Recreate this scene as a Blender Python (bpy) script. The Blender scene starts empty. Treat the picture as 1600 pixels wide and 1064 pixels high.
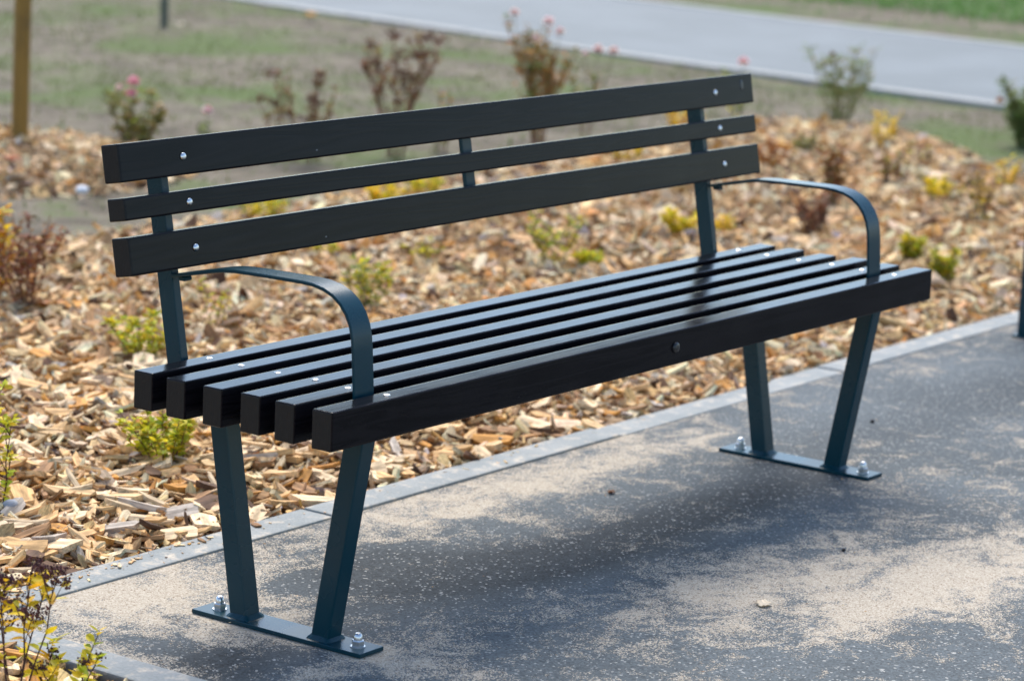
import bpy, bmesh, math, random
import numpy as np
from mathutils import Vector, Matrix

# ------------------------------------------------------------------ camera, sky, sun, exposure
SC = bpy.context.scene
COL = SC.collection
CAM = np.array([-3.41566, -2.89950, 1.43905])
YAW, PITCH, ROLL, FPX = 0.948494, -0.195970, 0.043960, 4477.16
_f = np.array([math.sin(YAW)*math.cos(PITCH), math.cos(YAW)*math.cos(PITCH), math.sin(PITCH)])
_r = np.array([math.cos(YAW), -math.sin(YAW), 0.0]); _u = np.cross(_r, _f)
_c, _s = math.cos(ROLL), math.sin(ROLL)
CR, CU = _c*_r + _s*_u, -_s*_r + _c*_u
cam = bpy.data.cameras.new('camera'); camo = bpy.data.objects.new('camera', cam); COL.objects.link(camo)
camo.matrix_world = Matrix(((CR[0], CU[0], -_f[0], CAM[0]), (CR[1], CU[1], -_f[1], CAM[1]), (CR[2], CU[2], -_f[2], CAM[2]), (0, 0, 0, 1)))
cam.sensor_width = 36.0; cam.lens = FPX/1600*36.0
cam.clip_start = 0.05; cam.clip_end = 400.0
cam.dof.use_dof = True; cam.dof.focus_distance = 4.95; cam.dof.aperture_fstop = 4.2; cam.dof.aperture_blades = 9
SC.camera = camo

SUN_EL, SUN_AZ = 52.0, 46.0          # azimuth from +Y towards +X
world = bpy.data.worlds.new('World'); SC.world = world; world.use_nodes = True
wn = world.node_tree.nodes; wl = world.node_tree.links; wn.clear()
sky = wn.new('ShaderNodeTexSky'); sky.sky_type = 'NISHITA'; sky.sun_disc = False
sky.sun_elevation = math.radians(SUN_EL); sky.sun_rotation = math.radians(SUN_AZ)
sky.air_density = 1.0; sky.dust_density = 0.4; sky.ozone_density = 1.6
bg = wn.new('ShaderNodeBackground'); bg.inputs['Strength'].default_value = 0.13
wo = wn.new('ShaderNodeOutputWorld'); wl.new(sky.outputs[0], bg.inputs[0]); wl.new(bg.outputs[0], wo.inputs[0])
sun = bpy.data.lights.new('sun', 'SUN'); sun.energy = 3.0; sun.angle = math.radians(46); sun.color = (1.0, 0.91, 0.79)
suno = bpy.data.objects.new('sun', sun); COL.objects.link(suno)
_el, _az = math.radians(SUN_EL), math.radians(SUN_AZ)
_sd = Vector((math.sin(_az)*math.cos(_el), math.cos(_az)*math.cos(_el), math.sin(_el)))
suno.rotation_euler = _sd.to_track_quat('Z', 'Y').to_euler(); suno.location = (0, 0, 12)
SC.view_settings.view_transform = 'Standard'; SC.view_settings.look = 'None'
SC.view_settings.gamma = 1.0; SC.view_settings.use_curve_mapping = False
SC.view_settings.exposure = 1.15

rng = np.random.default_rng(11); random.seed(5)

def at(u, v, z=0.0):
    """a pixel of the photograph (1600 wide) to the point where its ray meets height z"""
    d = _f + CR*(u-800)/FPX - CU*(v-532)/FPX
    t = (z-CAM[2])/d[2]
    return CAM + t*d
def project(P):
    d = np.asarray(P, float) - CAM
    zz = d @ _f
    return 800 + FPX*(d @ CR)/zz, 532 - FPX*(d @ CU)/zz, zz

# ------------------------------------------------------------------ helpers
def link(o, parent=None):
    COL.objects.link(o)
    if parent is not None: o.parent = parent
    return o
def tag(o, label=None, cat=None, group=None, kind=None):
    if label: o['label'] = label
    if cat: o['category'] = cat
    if group: o['group'] = group
    if kind: o['kind'] = kind
    return o
def empty(name, loc=(0, 0, 0), rz=0.0):
    o = bpy.data.objects.new(name, None); link(o); o.location = loc; o.rotation_euler = (0, 0, rz)
    o.empty_display_size = 0.1
    return o
def bobj(name, bm, mat, parent=None, smooth=False):
    me = bpy.data.meshes.new(name); bm.normal_update(); bm.to_mesh(me); bm.free()
    if mat: me.materials.append(mat)
    if smooth:
        for p in me.polygons: p.use_smooth = True
    return link(bpy.data.objects.new(name, me), parent)
def mesh_np(name, verts, sizes, loops, mat, cols=None, smooth=False):
    """mesh from numpy arrays: vertex positions, polygon sizes, flat loop indices, per-vertex colour"""
    me = bpy.data.meshes.new(name)
    verts = np.asarray(verts, np.float32); sizes = np.asarray(sizes, np.int32); loops = np.asarray(loops, np.int32)
    me.vertices.add(len(verts)); me.vertices.foreach_set('co', verts.ravel())
    me.loops.add(len(loops)); me.loops.foreach_set('vertex_index', loops)
    me.polygons.add(len(sizes))
    st = np.zeros(len(sizes), np.int32); st[1:] = np.cumsum(sizes)[:-1]
    me.polygons.foreach_set('loop_start', st)
    me.polygons.foreach_set('use_smooth', np.full(len(sizes), smooth, bool))
    if cols is not None:
        a = me.color_attributes.new('col', 'FLOAT_COLOR', 'POINT')
        c4 = np.ones((len(verts), 4), np.float32); c4[:, :3] = cols
        a.data.foreach_set('color', c4.ravel())
    me.update(calc_edges=True); me.validate()
    if mat: me.materials.append(mat)
    return me
def add_box(bm, c, s, M=None, bevel=0.0, seg=2):
    r = bmesh.ops.create_cube(bm, size=1.0)
    vs = r['verts']
    for v in vs: v.co = Vector((v.co.x*s[0], v.co.y*s[1], v.co.z*s[2]))
    if bevel > 0:
        es = list({e for v in vs for e in v.link_edges})
        rb = bmesh.ops.bevel(bm, geom=es, offset=bevel, segments=seg, affect='EDGES', profile=0.6)
        vs = list({v for f in rb['faces'] for v in f.verts} | {v for v in vs if v.is_valid})
    for v in vs:
        p = v.co.copy()
        if M is not None: p = M @ p
        v.co = p + Vector(c)
    return vs
def add_lathe(bm, prof, n=20, M=None, o=(0, 0, 0)):
    rings = []
    for r, z in prof:
        ring = []
        for k in range(n if r > 1e-6 else 1):
            a = 2*math.pi*k/n
            p = Vector((r*math.cos(a), r*math.sin(a), z))
            if M is not None: p = M @ p
            ring.append(bm.verts.new(p + Vector(o)))
        rings.append(ring)
    for A, B in zip(rings[:-1], rings[1:]):
        if len(A) == 1 and len(B) == 1: continue
        for k in range(n):
            a0, a1 = A[k % len(A)], A[(k+1) % len(A)]; b0, b1 = B[k % len(B)], B[(k+1) % len(B)]
            vs = [a0, a1, b1, b0]; u = []
            for v in vs:
                if v not in u: u.append(v)
            if len(u) > 2:
                try: bm.faces.new(u)
                except ValueError: pass
    return rings

# ------------------------------------------------------------------ node materials
def M_(name):
    m = bpy.data.materials.new(name); m.use_nodes = True
    nt = m.node_tree; n = nt.nodes; n.clear()
    out = n.new('ShaderNodeOutputMaterial'); b = n.new('ShaderNodeBsdfPrincipled')
    nt.links.new(b.outputs[0], out.inputs[0])
    return m, nt, b
class NT:
    def __init__(s, nt): s.nt = nt; s.n = nt.nodes; s.l = nt.links
    def node(s, t, **k):
        x = s.n.new(t)
        for a, v in k.items():
            if a.startswith('i_'): s.set(x.inputs[a[2:].replace('_', ' ')], v)
            else: setattr(x, a, v)
        return x
    def set(s, sock, v):
        if isinstance(v, bpy.types.NodeSocket): s.l.new(v, sock)
        else: sock.default_value = v
    def coord(s, kind='Object', scale=(1, 1, 1), rot=(0, 0, 0)):
        tc = s.node('ShaderNodeTexCoord'); mp = s.node('ShaderNodeMapping')
        mp.inputs['Scale'].default_value = scale; mp.inputs['Rotation'].default_value = rot
        s.l.new(tc.outputs[kind], mp.inputs['Vector']); return mp.outputs[0]
    def noise(s, vec, scale, detail=4, rough=.55, dist=0.0):
        x = s.node('ShaderNodeTexNoise'); s.l.new(vec, x.inputs['Vector'])
        x.inputs['Scale'].default_value = scale; x.inputs['Detail'].default_value = detail
        x.inputs['Roughness'].default_value = rough; x.inputs['Distortion'].default_value = dist
        return x.outputs['Fac']
    def vor(s, vec, scale, out='Distance', feature='F1', rnd=1.0):
        x = s.node('ShaderNodeTexVoronoi', feature=feature); s.l.new(vec, x.inputs['Vector'])
        x.inputs['Scale'].default_value = scale; x.inputs['Randomness'].default_value = rnd
        return x.outputs[out]
    def math(s, op, a, b=0.0, c=None, clamp=False):
        x = s.node('ShaderNodeMath', operation=op, use_clamp=clamp); s.set(x.inputs[0], a); s.set(x.inputs[1], b)
        if c is not None: s.set(x.inputs[2], c)
        return x.outputs[0]
    def mapr(s, v, a, b, c=0.0, d=1.0, smooth=True):
        x = s.node('ShaderNodeMapRange', interpolation_type='SMOOTHSTEP' if smooth else 'LINEAR')
        s.set(x.inputs['Value'], v)
        for n_, q in zip(('From Min', 'From Max', 'To Min', 'To Max'), (a, b, c, d)): s.set(x.inputs[n_], q)
        return x.outputs[0]
    def ramp(s, v, stops, interp='LINEAR'):
        x = s.node('ShaderNodeValToRGB'); cr = x.color_ramp; cr.interpolation = interp
        while len(cr.elements) < len(stops): cr.elements.new(.5)
        for e, (p, c) in zip(cr.elements, stops):
            e.position = p; e.color = (*c, 1) if len(c) == 3 else c
        s.set(x.inputs[0], v); return x.outputs[0]
    def mix(s, f, a, b, mode='MIX'):
        x = s.node('ShaderNodeMix', data_type='RGBA', blend_type=mode)
        s.set(x.inputs[0], f)
        for sock, v in ((x.inputs[6], a), (x.inputs[7], b)):
            if isinstance(v, bpy.types.NodeSocket): s.l.new(v, sock)
            else: sock.default_value = (*v, 1) if len(v) == 3 else v
        return x.outputs[2]
    def bump(s, h, strength, dist=0.01, normal=None):
        x = s.node('ShaderNodeBump'); s.set(x.inputs['Height'], h)
        x.inputs['Strength'].default_value = strength; x.inputs['Distance'].default_value = dist
        if normal is not None: s.l.new(normal, x.inputs['Normal'])
        return x.outputs[0]
    def attr(s, name, out='Color'):
        return s.node('ShaderNodeAttribute', attribute_name=name).outputs[out]

def mat_slat():
    m, nt, b = M_('dark stained timber'); t = NT(nt)
    oi = t.node('ShaderNodeObjectInfo')
    tc = t.node('ShaderNodeTexCoord'); add = t.node('ShaderNodeVectorMath', operation='ADD')
    t.l.new(tc.outputs['Object'], add.inputs[0])
    cmb = t.node('ShaderNodeCombineXYZ'); r7 = t.math('MULTIPLY', oi.outputs['Random'], 7.0)
    for k in range(3): t.l.new(r7, cmb.inputs[k])
    t.l.new(cmb.outputs[0], add.inputs[1])
    mp = t.node('ShaderNodeMapping'); mp.inputs['Scale'].default_value = (0.9, 14, 14); t.l.new(add.outputs[0], mp.inputs[0])
    n1 = t.noise(mp.outputs[0], 1.6, 3, .5, .6)
    rings = t.math('PINGPONG', t.math('MULTIPLY', n1, 16.0), 1.0)
    mp2 = t.node('ShaderNodeMapping'); mp2.inputs['Scale'].default_value = (3, 160, 160); t.l.new(add.outputs[0], mp2.inputs[0])
    n2 = t.noise(mp2.outputs[0], 2.0, 4, .6)
    n3 = t.noise(t.coord('Object', (1, 1, 1)), 7.0, 4, .6)
    h = t.math('ADD', t.math('MULTIPLY', rings, .7), t.math('MULTIPLY', n2, .6))
    colr = t.mix(t.math('MULTIPLY', rings, .6), (.0040, .0036, .0048), (.0135, .0116, .0132))
    colr = t.mix(t.mapr(n3, .45, .75, 0, .5), colr, (.012, .0105, .0112))
    # small pale scuffs and dust specks
    sp = t.vor(t.coord('Object', (7, 16, 16)), 1.0, 'Distance')
    colr = t.mix(t.mapr(sp, .008, .03, .6, 0), colr, (.25, .25, .25))
    t.l.new(colr, b.inputs['Base Color'])
    t.set(b.inputs['Roughness'], t.mapr(n3, .3, .7, .15, .22))
    b.inputs['Specular IOR Level'].default_value = .1
    t.l.new(t.bump(rings, .07, .0006), b.inputs['Normal'])
    return m
def mat_endgrain():
    m, nt, b = M_('stained end grain'); t = NT(nt)
    c = t.coord('Object')
    n = t.noise(c, 90, 5, .6); n2 = t.noise(t.coord('Object', (1, 8, 1)), 60, 3)
    t.l.new(t.mix(n, (.003, .0027, .0027), (.011, .009, .008)), b.inputs['Base Color'])
    b.inputs['Roughness'].default_value = .62; b.inputs['Specular IOR Level'].default_value = .3
    t.l.new(t.bump(t.math('ADD', n, n2), .4, .002), b.inputs['Normal'])
    return m
def mat_teal():
    m, nt, b = M_('teal powder coat'); t = NT(nt)
    c = t.coord('Object')
    n = t.noise(c, 5, 4); f = t.noise(c, 900, 2)
    colr = t.mix(n, (.0020, .029, .042), (.0028, .037, .052))
    dust = t.mapr(t.noise(c, 32, 5, .65), .6, .85, 0, .12)
    t.l.new(t.mix(dust, colr, (.11, .12, .115)), b.inputs['Base Color'])
    t.set(b.inputs['Roughness'], t.mapr(n, .3, .7, .22, .34)); b.inputs['Specular IOR Level'].default_value = .24
    t.l.new(t.bump(f, .06, .0006), b.inputs['Normal'])
    return m
def mat_simple(name, col, rough=.5, metal=0.0, var=.25, nscale=30.0, bump=.1, spec=.5):
    m, nt, b = M_(name); t = NT(nt); c = t.coord('Object')
    n = t.noise(c, nscale, 4)
    lo = tuple(max(0, x*(1-var)) for x in col); hi = tuple(min(1, x*(1+var)) for x in col)
    t.l.new(t.mix(n, lo, hi), b.inputs['Base Color']); b.inputs['Roughness'].default_value = rough
    b.inputs['Metallic'].default_value = metal; b.inputs['Specular IOR Level'].default_value = spec
    if bump: t.l.new(t.bump(n, bump, .004), b.inputs['Normal'])
    return m
def mat_col(name, rough=.75, nscale=120.0, var=.22, trans=0.0, spec=.3, bump=.25):
    """per-vertex colour times fine grain"""
    m, nt, b = M_(name); t = NT(nt)
    n = t.noise(t.coord('Object'), nscale, 4, .6)
    v = t.mapr(n, .25, .75, 1-var, 1+var)
    colr = t.mix(1.0, t.attr('col'), t.node('ShaderNodeCombineXYZ', i_X=v, i_Y=v, i_Z=v).outputs[0], 'MULTIPLY')
    t.l.new(colr, b.inputs['Base Color']); b.inputs['Roughness'].default_value = rough
    b.inputs['Specular IOR Level'].default_value = spec
    if bump: t.l.new(t.bump(n, bump, .003), b.inputs['Normal'])
    if trans > 0:
        tr = t.node('ShaderNodeBsdfTranslucent'); t.l.new(colr, tr.inputs[0])
        mx = t.node('ShaderNodeMixShader'); mx.inputs[0].default_value = trans
        t.l.new(b.outputs[0], mx.inputs[1]); t.l.new(tr.outputs[0], mx.inputs[2])
        out = [x for x in nt.nodes if x.type == 'OUTPUT_MATERIAL'][0]; t.l.new(mx.outputs[0], out.inputs[0])
    return m
CHIP_PAL = [((.82, .62, .39), .32), ((.68, .42, .19), .25), ((.77, .52, .27), .2), ((.58, .28, .07), .08),
            ((.36, .2, .095), .08), ((.13, .07, .04), .05), ((.50, .43, .36), .02)]
def mat_chip_obj():
    m, nt, b = M_('wood chip'); t = NT(nt)
    oi = t.node('ShaderNodeObjectInfo'); stops = []; acc = 0
    for c, w in CHIP_PAL: stops.append((acc, c)); acc += w
    base = t.ramp(oi.outputs['Random'], stops, 'CONSTANT')
    g = t.noise(t.coord('Object', (1.2, 15, 15)), 1.0, 4, .65)
    n = t.noise(t.coord('Object'), 4, 4, .6)
    v = t.math('ADD', t.mapr(g, .25, .75, .5, 1.2), t.mapr(n, .3, .7, -.14, .14))
    t.l.new(t.mix(1.0, base, t.node('ShaderNodeCombineXYZ', i_X=v, i_Y=v, i_Z=v).outputs[0], 'MULTIPLY'), b.inputs['Base Color'])
    b.inputs['Roughness'].default_value = .8; b.inputs['Specular IOR Level'].default_value = .2
    t.l.new(t.bump(g, .5, .003), b.inputs['Normal'])
    return m
def mat_chip_cover():
    m, nt, b = M_('wood chip mulch'); t = NT(nt)
    loc = t.attr('loc', 'Vector'); mp = t.node('ShaderNodeMapping'); mp.inputs['Scale'].default_value = (25, 330, 330); t.l.new(loc, mp.inputs[0])
    g = t.noise(mp.outputs[0], 1.0, 4, .65); n = t.noise(loc, 90, 4, .6)
    v = t.math('ADD', t.mapr(g, .25, .75, .5, 1.2), t.mapr(n, .3, .7, -.14, .14))
    t.l.new(t.mix(1.0, t.attr('col'), t.node('ShaderNodeCombineXYZ', i_X=v, i_Y=v, i_Z=v).outputs[0], 'MULTIPLY'), b.inputs['Base Color'])
    b.inputs['Roughness'].default_value = .8; b.inputs['Specular IOR Level'].default_value = .2
    t.l.new(t.bump(g, .6, .003), b.inputs['Normal'])
    return m
def mat_asphalt():
    m, nt, b = M_('asphalt with blown sand'); t = NT(nt)
    c = t.coord('Object')
    ag = t.vor(c, 260, 'Color'); agv = t.node('ShaderNodeSeparateColor'); t.l.new(ag, agv.inputs[0])
    big = t.noise(c, 2.2, 5, .6); mid = t.noise(c, 14, 5, .6)
    asp = t.mix(agv.outputs[0], (.007, .010, .013), (.042, .053, .061))
    film_shade = t.math('MULTIPLY', t.attr('film_shade', 'Fac'), t.mapr(big, .3, .7, .7, 1.25)); film_shade = t.math('MULTIPLY', film_shade, t.mapr(agv.outputs[2], 0, 1, .55, 1.3), None, True)  # pale dust film, with the bench's painted shade taken out of it
    asp = t.mix(film_shade, asp, (.135, .16, .176))
    asp = t.mix(t.mapr(agv.outputs[1], .95, .985, 0, .8), asp, (.40, .40, .38))
    gn = t.node('ShaderNodeTexWhiteNoise')
    grain = t.vor(c, 430, 'Color'); gv = t.node('ShaderNodeSeparateColor'); t.l.new(grain, gv.inputs[0])
    st = t.noise(t.coord('Object', (1, 1.15, 1), (0, 0, .35)), 9.0, 9, .66, .9)
    fine = t.noise(c, 48, 6, .75, .5)
    s = t.attr('sand', 'Fac')
    q = t.math('ADD', s, t.math('MULTIPLY', t.math('SUBTRACT', st, .5), 3.9))
    q = t.math('ADD', q, t.math('MULTIPLY', t.math('SUBTRACT', fine, .5), 1.3))
    q = t.math('ADD', q, t.math('MULTIPLY', t.math('SUBTRACT', gv.outputs[0], .5), 1.0))
    mask = t.mapr(q, .5, .72)
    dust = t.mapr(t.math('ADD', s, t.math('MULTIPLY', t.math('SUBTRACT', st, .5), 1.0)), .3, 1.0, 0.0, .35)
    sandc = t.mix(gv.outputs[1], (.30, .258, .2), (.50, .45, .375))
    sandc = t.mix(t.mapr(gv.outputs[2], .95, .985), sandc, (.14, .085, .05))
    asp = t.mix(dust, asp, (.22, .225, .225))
    t.l.new(t.mix(mask, asp, sandc), b.inputs['Base Color'])
    t.set(b.inputs['Roughness'], t.mapr(mask, 0, 1, .75, .95)); b.inputs['Specular IOR Level'].default_value = .12
    h = t.math('ADD', t.math('MULTIPLY', agv.outputs[0], .6), t.math('MULTIPLY', mask, t.math('ADD', 1.2, gv.outputs[0])))
    h = t.math('ADD', h, t.math('MULTIPLY', mid, .8))
    t.l.new(t.bump(h, .55, .0022), b.inputs['Normal'])
    return m
def mat_concrete(name, a, bcol, sandy=.3):
    m, nt, b = M_(name); t = NT(nt); c = t.coord('Object')
    n = t.noise(c, 6, 6, .6); f = t.noise(c, 160, 3, .6)
    colr = t.mix(t.mapr(n, .3, .7), a, bcol)
    colr = t.mix(t.mapr(f, .35, .65, 0, .35), colr, tuple(x*.6 for x in a))
    colr = t.mix(t.mapr(t.noise(c, 22, 6, .7), .5, .7, 0, sandy), colr, (.5, .43, .34))
    t.l.new(colr, b.inputs['Base Color']); b.inputs['Roughness'].default_value = .85
    t.l.new(t.bump(t.math('ADD', n, f), .4, .003), b.inputs['Normal'])
    return m
def mat_soil():
    m, nt, b = M_('trodden soil with thin turf'); t = NT(nt); c = t.coord('Object')
    n = t.noise(c, .9, 6, .6, .4); m2 = t.noise(c, 5.5, 6, .65); f = t.noise(c, 60, 4, .6)
    colr = t.mix(t.mapr(m2, .3, .7), (.085, .072, .052), (.215, .185, .14))
    colr = t.mix(t.mapr(t.math('ADD', t.math('MULTIPLY', n, .6), t.math('MULTIPLY', m2, .4)), .47, .6, 0, .9), colr, (.075, .12, .026))
    colr = t.mix(t.mapr(f, .4, .7, 0, .4), colr, (.07, .06, .048))
    t.l.new(colr, b.inputs['Base Color']); b.inputs['Roughness'].default_value = .95
    b.inputs['Specular IOR Level'].default_value = .15
    t.l.new(t.bump(t.math('ADD', m2, f), .6, .02), b.inputs['Normal'])
    return m
def mat_path():
    m, nt, b = M_('pale path asphalt'); t = NT(nt); c = t.coord('Object')
    n = t.noise(c, 1.3, 5, .6); f = t.noise(c, 130, 3, .7)
    colr = t.mix(t.mapr(n, .3, .7), (.085, .112, .13), (.118, .148, .17))
    colr = t.mix(t.mapr(f, .4, .65, 0, .4), colr, (.085, .095, .1))
    t.l.new(colr, b.inputs['Base Color']); b.inputs['Roughness'].default_value = .8
    t.l.new(t.bump(f, .4, .003), b.inputs['Normal'])
    return m
def mat_mulch_base():
    m, nt, b = M_('mulch underlay'); t = NT(nt); c = t.coord('Object')
    v = t.vor(c, 55, 'Color'); sv = t.node('ShaderNodeSeparateColor'); t.l.new(v, sv.inputs[0])
    n = t.noise(c, 12, 5)
    colr = t.ramp(sv.outputs[0], [(0, (.09, .05, .03)), (.5, (.22, .13, .07)), (1, (.4, .26, .15))])
    t.l.new(t.mix(t.mapr(n, .3, .7, 0, .6), colr, (.12, .07, .04)), b.inputs['Base Color']); b.inputs['Roughness'].default_value = .9
    t.l.new(t.bump(sv.outputs[1], .8, .01), b.inputs['Normal'])
    return m
def mat_stakewood():
    m, nt, b = M_('round stake timber'); t = NT(nt)
    g = t.noise(t.coord('Object', (22, 22, 1.2)), 2.0, 5, .6, .5); n = t.noise(t.coord('Object'), 5, 4)
    colr = t.mix(g, (.11, .06, .008), (.34, .2, .035))
    t.l.new(t.mix(t.mapr(n, .45, .7, 0, .6), colr, (.07, .045, .016)), b.inputs['Base Color']); b.inputs['Roughness'].default_value = .75
    t.l.new(t.bump(g, .5, .006), b.inputs['Normal'])
    return m

SLAT, ENDG, TEAL = mat_slat(), mat_endgrain(), mat_teal()
STEEL = mat_simple('zinc plated steel', (.62, .63, .64), .3, 1.0, .15, 60, .05)
BLACK = mat_simple('black plastic plug', (.012, .012, .013), .35, 0, .2, 60, .05)
CHIPV = mat_chip_cover()
CHIPO = mat_chip_obj()
LEAFM = mat_col('leaf', .55, 160, .18, .4, .3, .1)
PETAL = mat_col('petal', .6, 120, .1, .3, .3, .05)
STEMM = mat_col('twig', .8, 200, .3, 0, .2, .3)
GRASSM = mat_col('grass blade', .6, 40, .2, .25, .3, 0)
ASPH = mat_asphalt()
KERBM = mat_concrete('edging concrete', (.19, .215, .222), (.27, .285, .282), .85)
PKERB = mat_concrete('path edging concrete', (.25, .265, .265), (.33, .335, .325), .3)
SOIL, PATH, UNDER, STAKE = mat_soil(), mat_path(), mat_mulch_base(), mat_stakewood()
STONE = mat_simple('grey stone', (.3, .32, .36), .8, 0, .3, 40, .3)

# ------------------------------------------------------------------ the setting
def smooth_noise(x, y, seed, scale, octaves=3):
    r = np.random.default_rng(seed); out = np.zeros_like(x, float); amp = 1.0; tot = 0
    for o in range(octaves):
        for k in range(5):
            a = r.uniform(0, 2*math.pi); ph = r.uniform(0, 6.28); f = scale*(2**o)*r.uniform(.6, 1.4)
            out += amp*np.sin((x*math.cos(a)+y*math.sin(a))*f + ph)/5
        tot += amp; amp *= .5
    return out/tot
def grid_mesh(name, xs, ys, zf, mat, *attrs):
    X, Y = np.meshgrid(xs, ys); Z = zf(X, Y); nx, ny = len(xs), len(ys)
    V = np.stack([X.ravel(), Y.ravel(), Z.ravel()], 1)
    i = np.arange(nx-1)[None, :] + np.arange(ny-1)[:, None]*nx
    q = np.stack([i, i+1, i+1+nx, i+nx], -1).reshape(-1)
    me = mesh_np(name, V, np.full((nx-1)*(ny-1), 4), q, mat, None, True)
    for attr in attrs:
        a = me.attributes.new(attr[0], 'FLOAT', 'POINT'); a.data.foreach_set('value', attr[1](X, Y).ravel().astype(np.float32))
    return link(bpy.data.objects.new(name, me))
# bare soil with thin turf, one sheet to the horizon
gx = np.concatenate([np.linspace(-90, -4, 12), np.linspace(-3, 18, 90), np.linspace(20, 150, 14)])
gy = np.concatenate([np.linspace(-90, -4, 12), np.linspace(-3, 14, 80), np.linspace(16, 150, 14)])
g = grid_mesh('ground', gx, gy, lambda x, y: -.055 + .012*smooth_noise(x, y, 3, 2.2), SOIL); tag(g, kind='structure')

KX0, KX1, KY0, KY1 = -0.222, -0.142, 0.515, 0.597       # edging: left run along x, back run along y
# asphalt bay, grid fine under the bench; 'sand' says where sand was blown
SANDS = [  # u, v, half sizes in metres along x and y, amount
    (215, 945, .17, .22, .95), (140, 925, .16, .10, .7), (330, 905, .20, .10, .62), (470, 880, .16, .06, .35), (390, 985, .12, .10, .55),
    (620, 1035, .10, .13, .75), (520, 1050, .14, .05, .5), (640, 985, .08, .05, .35),
    (620, 800, .45, .07, .62), (760, 790, .40, .10, .55), (900, 740, .45, .10, .62), (1010, 705, .30, .08, .5), (840, 845, .32, .035, .5),
    (1130, 915, .26, .11, .72), (1260, 900, .32, .12, .80), (1420, 925, .36, .12, .85), (1560, 900, .40, .12, .85), (1330, 960, .22, .06, .5), (1080, 985, .20, .08, .45), (1500, 860, .25, .06, .4),
    (1090, 690, .18, .05, .35), (460, 960, .05, .04, .45), (1240, 762, .2, .02, .2)]
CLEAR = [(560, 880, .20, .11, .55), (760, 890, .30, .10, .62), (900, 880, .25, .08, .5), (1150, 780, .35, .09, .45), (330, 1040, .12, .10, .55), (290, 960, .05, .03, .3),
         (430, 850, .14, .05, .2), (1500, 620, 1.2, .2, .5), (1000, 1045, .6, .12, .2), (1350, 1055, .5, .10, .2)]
FX = (0.149, 1.849); PY0, PY1 = -0.0857, 0.286
def sandf(X, Y):
    s = np.full(X.shape, .12)
    wx = X + .03*smooth_noise(X, Y, 21, 14); wy = Y + .03*smooth_noise(X, Y, 22, 14)
    for sign, L_ in ((1, SANDS), (-1, CLEAR)):
        for u, v, a, b, k in L_:
            p = at(u, v)
            s += sign*k*.8*np.exp(-((wx-p[0])/a)**2 - ((wy-p[1])/b)**2)
    s += .45*np.exp(-((Y-KY0)/.035)**2)*(.6+.4*smooth_noise(X, Y, 9, 6)) + .5*np.exp(-((X-KX1)/.04)**2)
    for k, fx in enumerate(FX):
        dx = np.maximum(np.abs(X-fx)-.034, 0); dy = np.maximum(np.maximum(PY0-Y, Y-PY1), 0)
        d = np.hypot(dx, dy); s += (.55, .5)[k]*np.exp(-(d/.016)**2)
    return s
BARE_SHADE = [(560, 880, .22, .12, .5), (640, 900, .2, .1, .3), (760, 890, .32, .11, .5), (900, 880, .25, .09, .4), (1150, 785, .4, .10, .5), (1000, 830, .3, .08, .3), (330, 1040, .14, .10, .5), (1500, 640, .8, .14, .25), (260, 965, .06, .05, .3), (400, 860, .12, .05, .3)]  # dust film thinned here; under the bench this also paints in its shade
def film_shadef(X, Y):
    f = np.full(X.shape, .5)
    for u, v, a, b, k in BARE_SHADE:
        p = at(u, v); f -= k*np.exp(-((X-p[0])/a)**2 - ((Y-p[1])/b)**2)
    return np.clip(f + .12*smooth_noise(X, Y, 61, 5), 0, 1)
ax = np.concatenate([np.arange(KX1-.002, 2.3, .012), np.linspace(2.32, 5, 90), np.linspace(5.2, 14, 20)])
ay = np.concatenate([np.linspace(-14, -1.6, 30), np.linspace(-1.5, -1.02, 20), np.arange(-1.0, KY0+.002, .012), [KY0+.002]])
g = grid_mesh('pavement', ax, ay, lambda x, y: .0015*smooth_noise(x, y, 5, 3), ASPH, ('sand', sandf), ('film_shade', film_shadef)); tag(g, kind='structure')
g2 = grid_mesh('pavement_in_front', np.linspace(-14, KX1-.002, 40), np.linspace(-14, -1.3, 40), lambda x, y: 0*x+.0005, ASPH, ('sand', lambda x, y: 0*x+.1), ('film_shade', lambda x, y: 0*x+.5)); tag(g2, kind='structure')

def kerb_run(name, mat, pts, width, length, height=.06, gap=.006, top=.004):
    """edging stones along a polyline, each its own piece over a mortar bed"""
    bm = bmesh.new(); stones = []
    root = None
    for (x0, y0), (x1, y1) in zip(pts[:-1], pts[1:]):
        L_ = math.hypot(x1-x0, y1-y0); n = max(1, round(L_/length)); a = math.atan2(y1-y0, x1-x0)
        add_box(bm, ((x0+x1)/2, (y0+y1)/2, top-height/2-.012), (L_, width*.9, height), Matrix.Rotation(a, 3, 'Z'))
        for k in range(n):
            t_ = (k+.5)/n; stones.append((x0+(x1-x0)*t_, y0+(y1-y0)*t_, a, L_/n-gap))
    root = bobj(name, bm, mat); tag(root, kind='structure')
    cache = {}
    for x, y, a, l in stones:
        key = round(l, 3)
        if key not in cache:
            b2 = bmesh.new(); add_box(b2, (0, 0, -height/2), (l, width, height), None, .004, 2)
            me = bpy.data.meshes.new('edging_stone'); b2.to_mesh(me); b2.free(); me.materials.append(mat); cache[key] = me
        o = link(bpy.data.objects.new('edging_stone', cache[key]), root)
        o.location = (x, y, top + random.uniform(-.002, .002)); o.rotation_euler = (random.uniform(-.01, .01), 0, a + random.uniform(-.002, .002))
    return root
kerb_run('kerb', KERBM, [(KX0, (KY0+KY1)/2), (KX0+12.0, (KY0+KY1)/2)], KY1-KY0, 1.0)
kerb_run('side_kerb', KERBM, [((KX0+KX1)/2, KY0-.001), ((KX0+KX1)/2, KY0-2.001)], KX1-KX0, 1.0)
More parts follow.
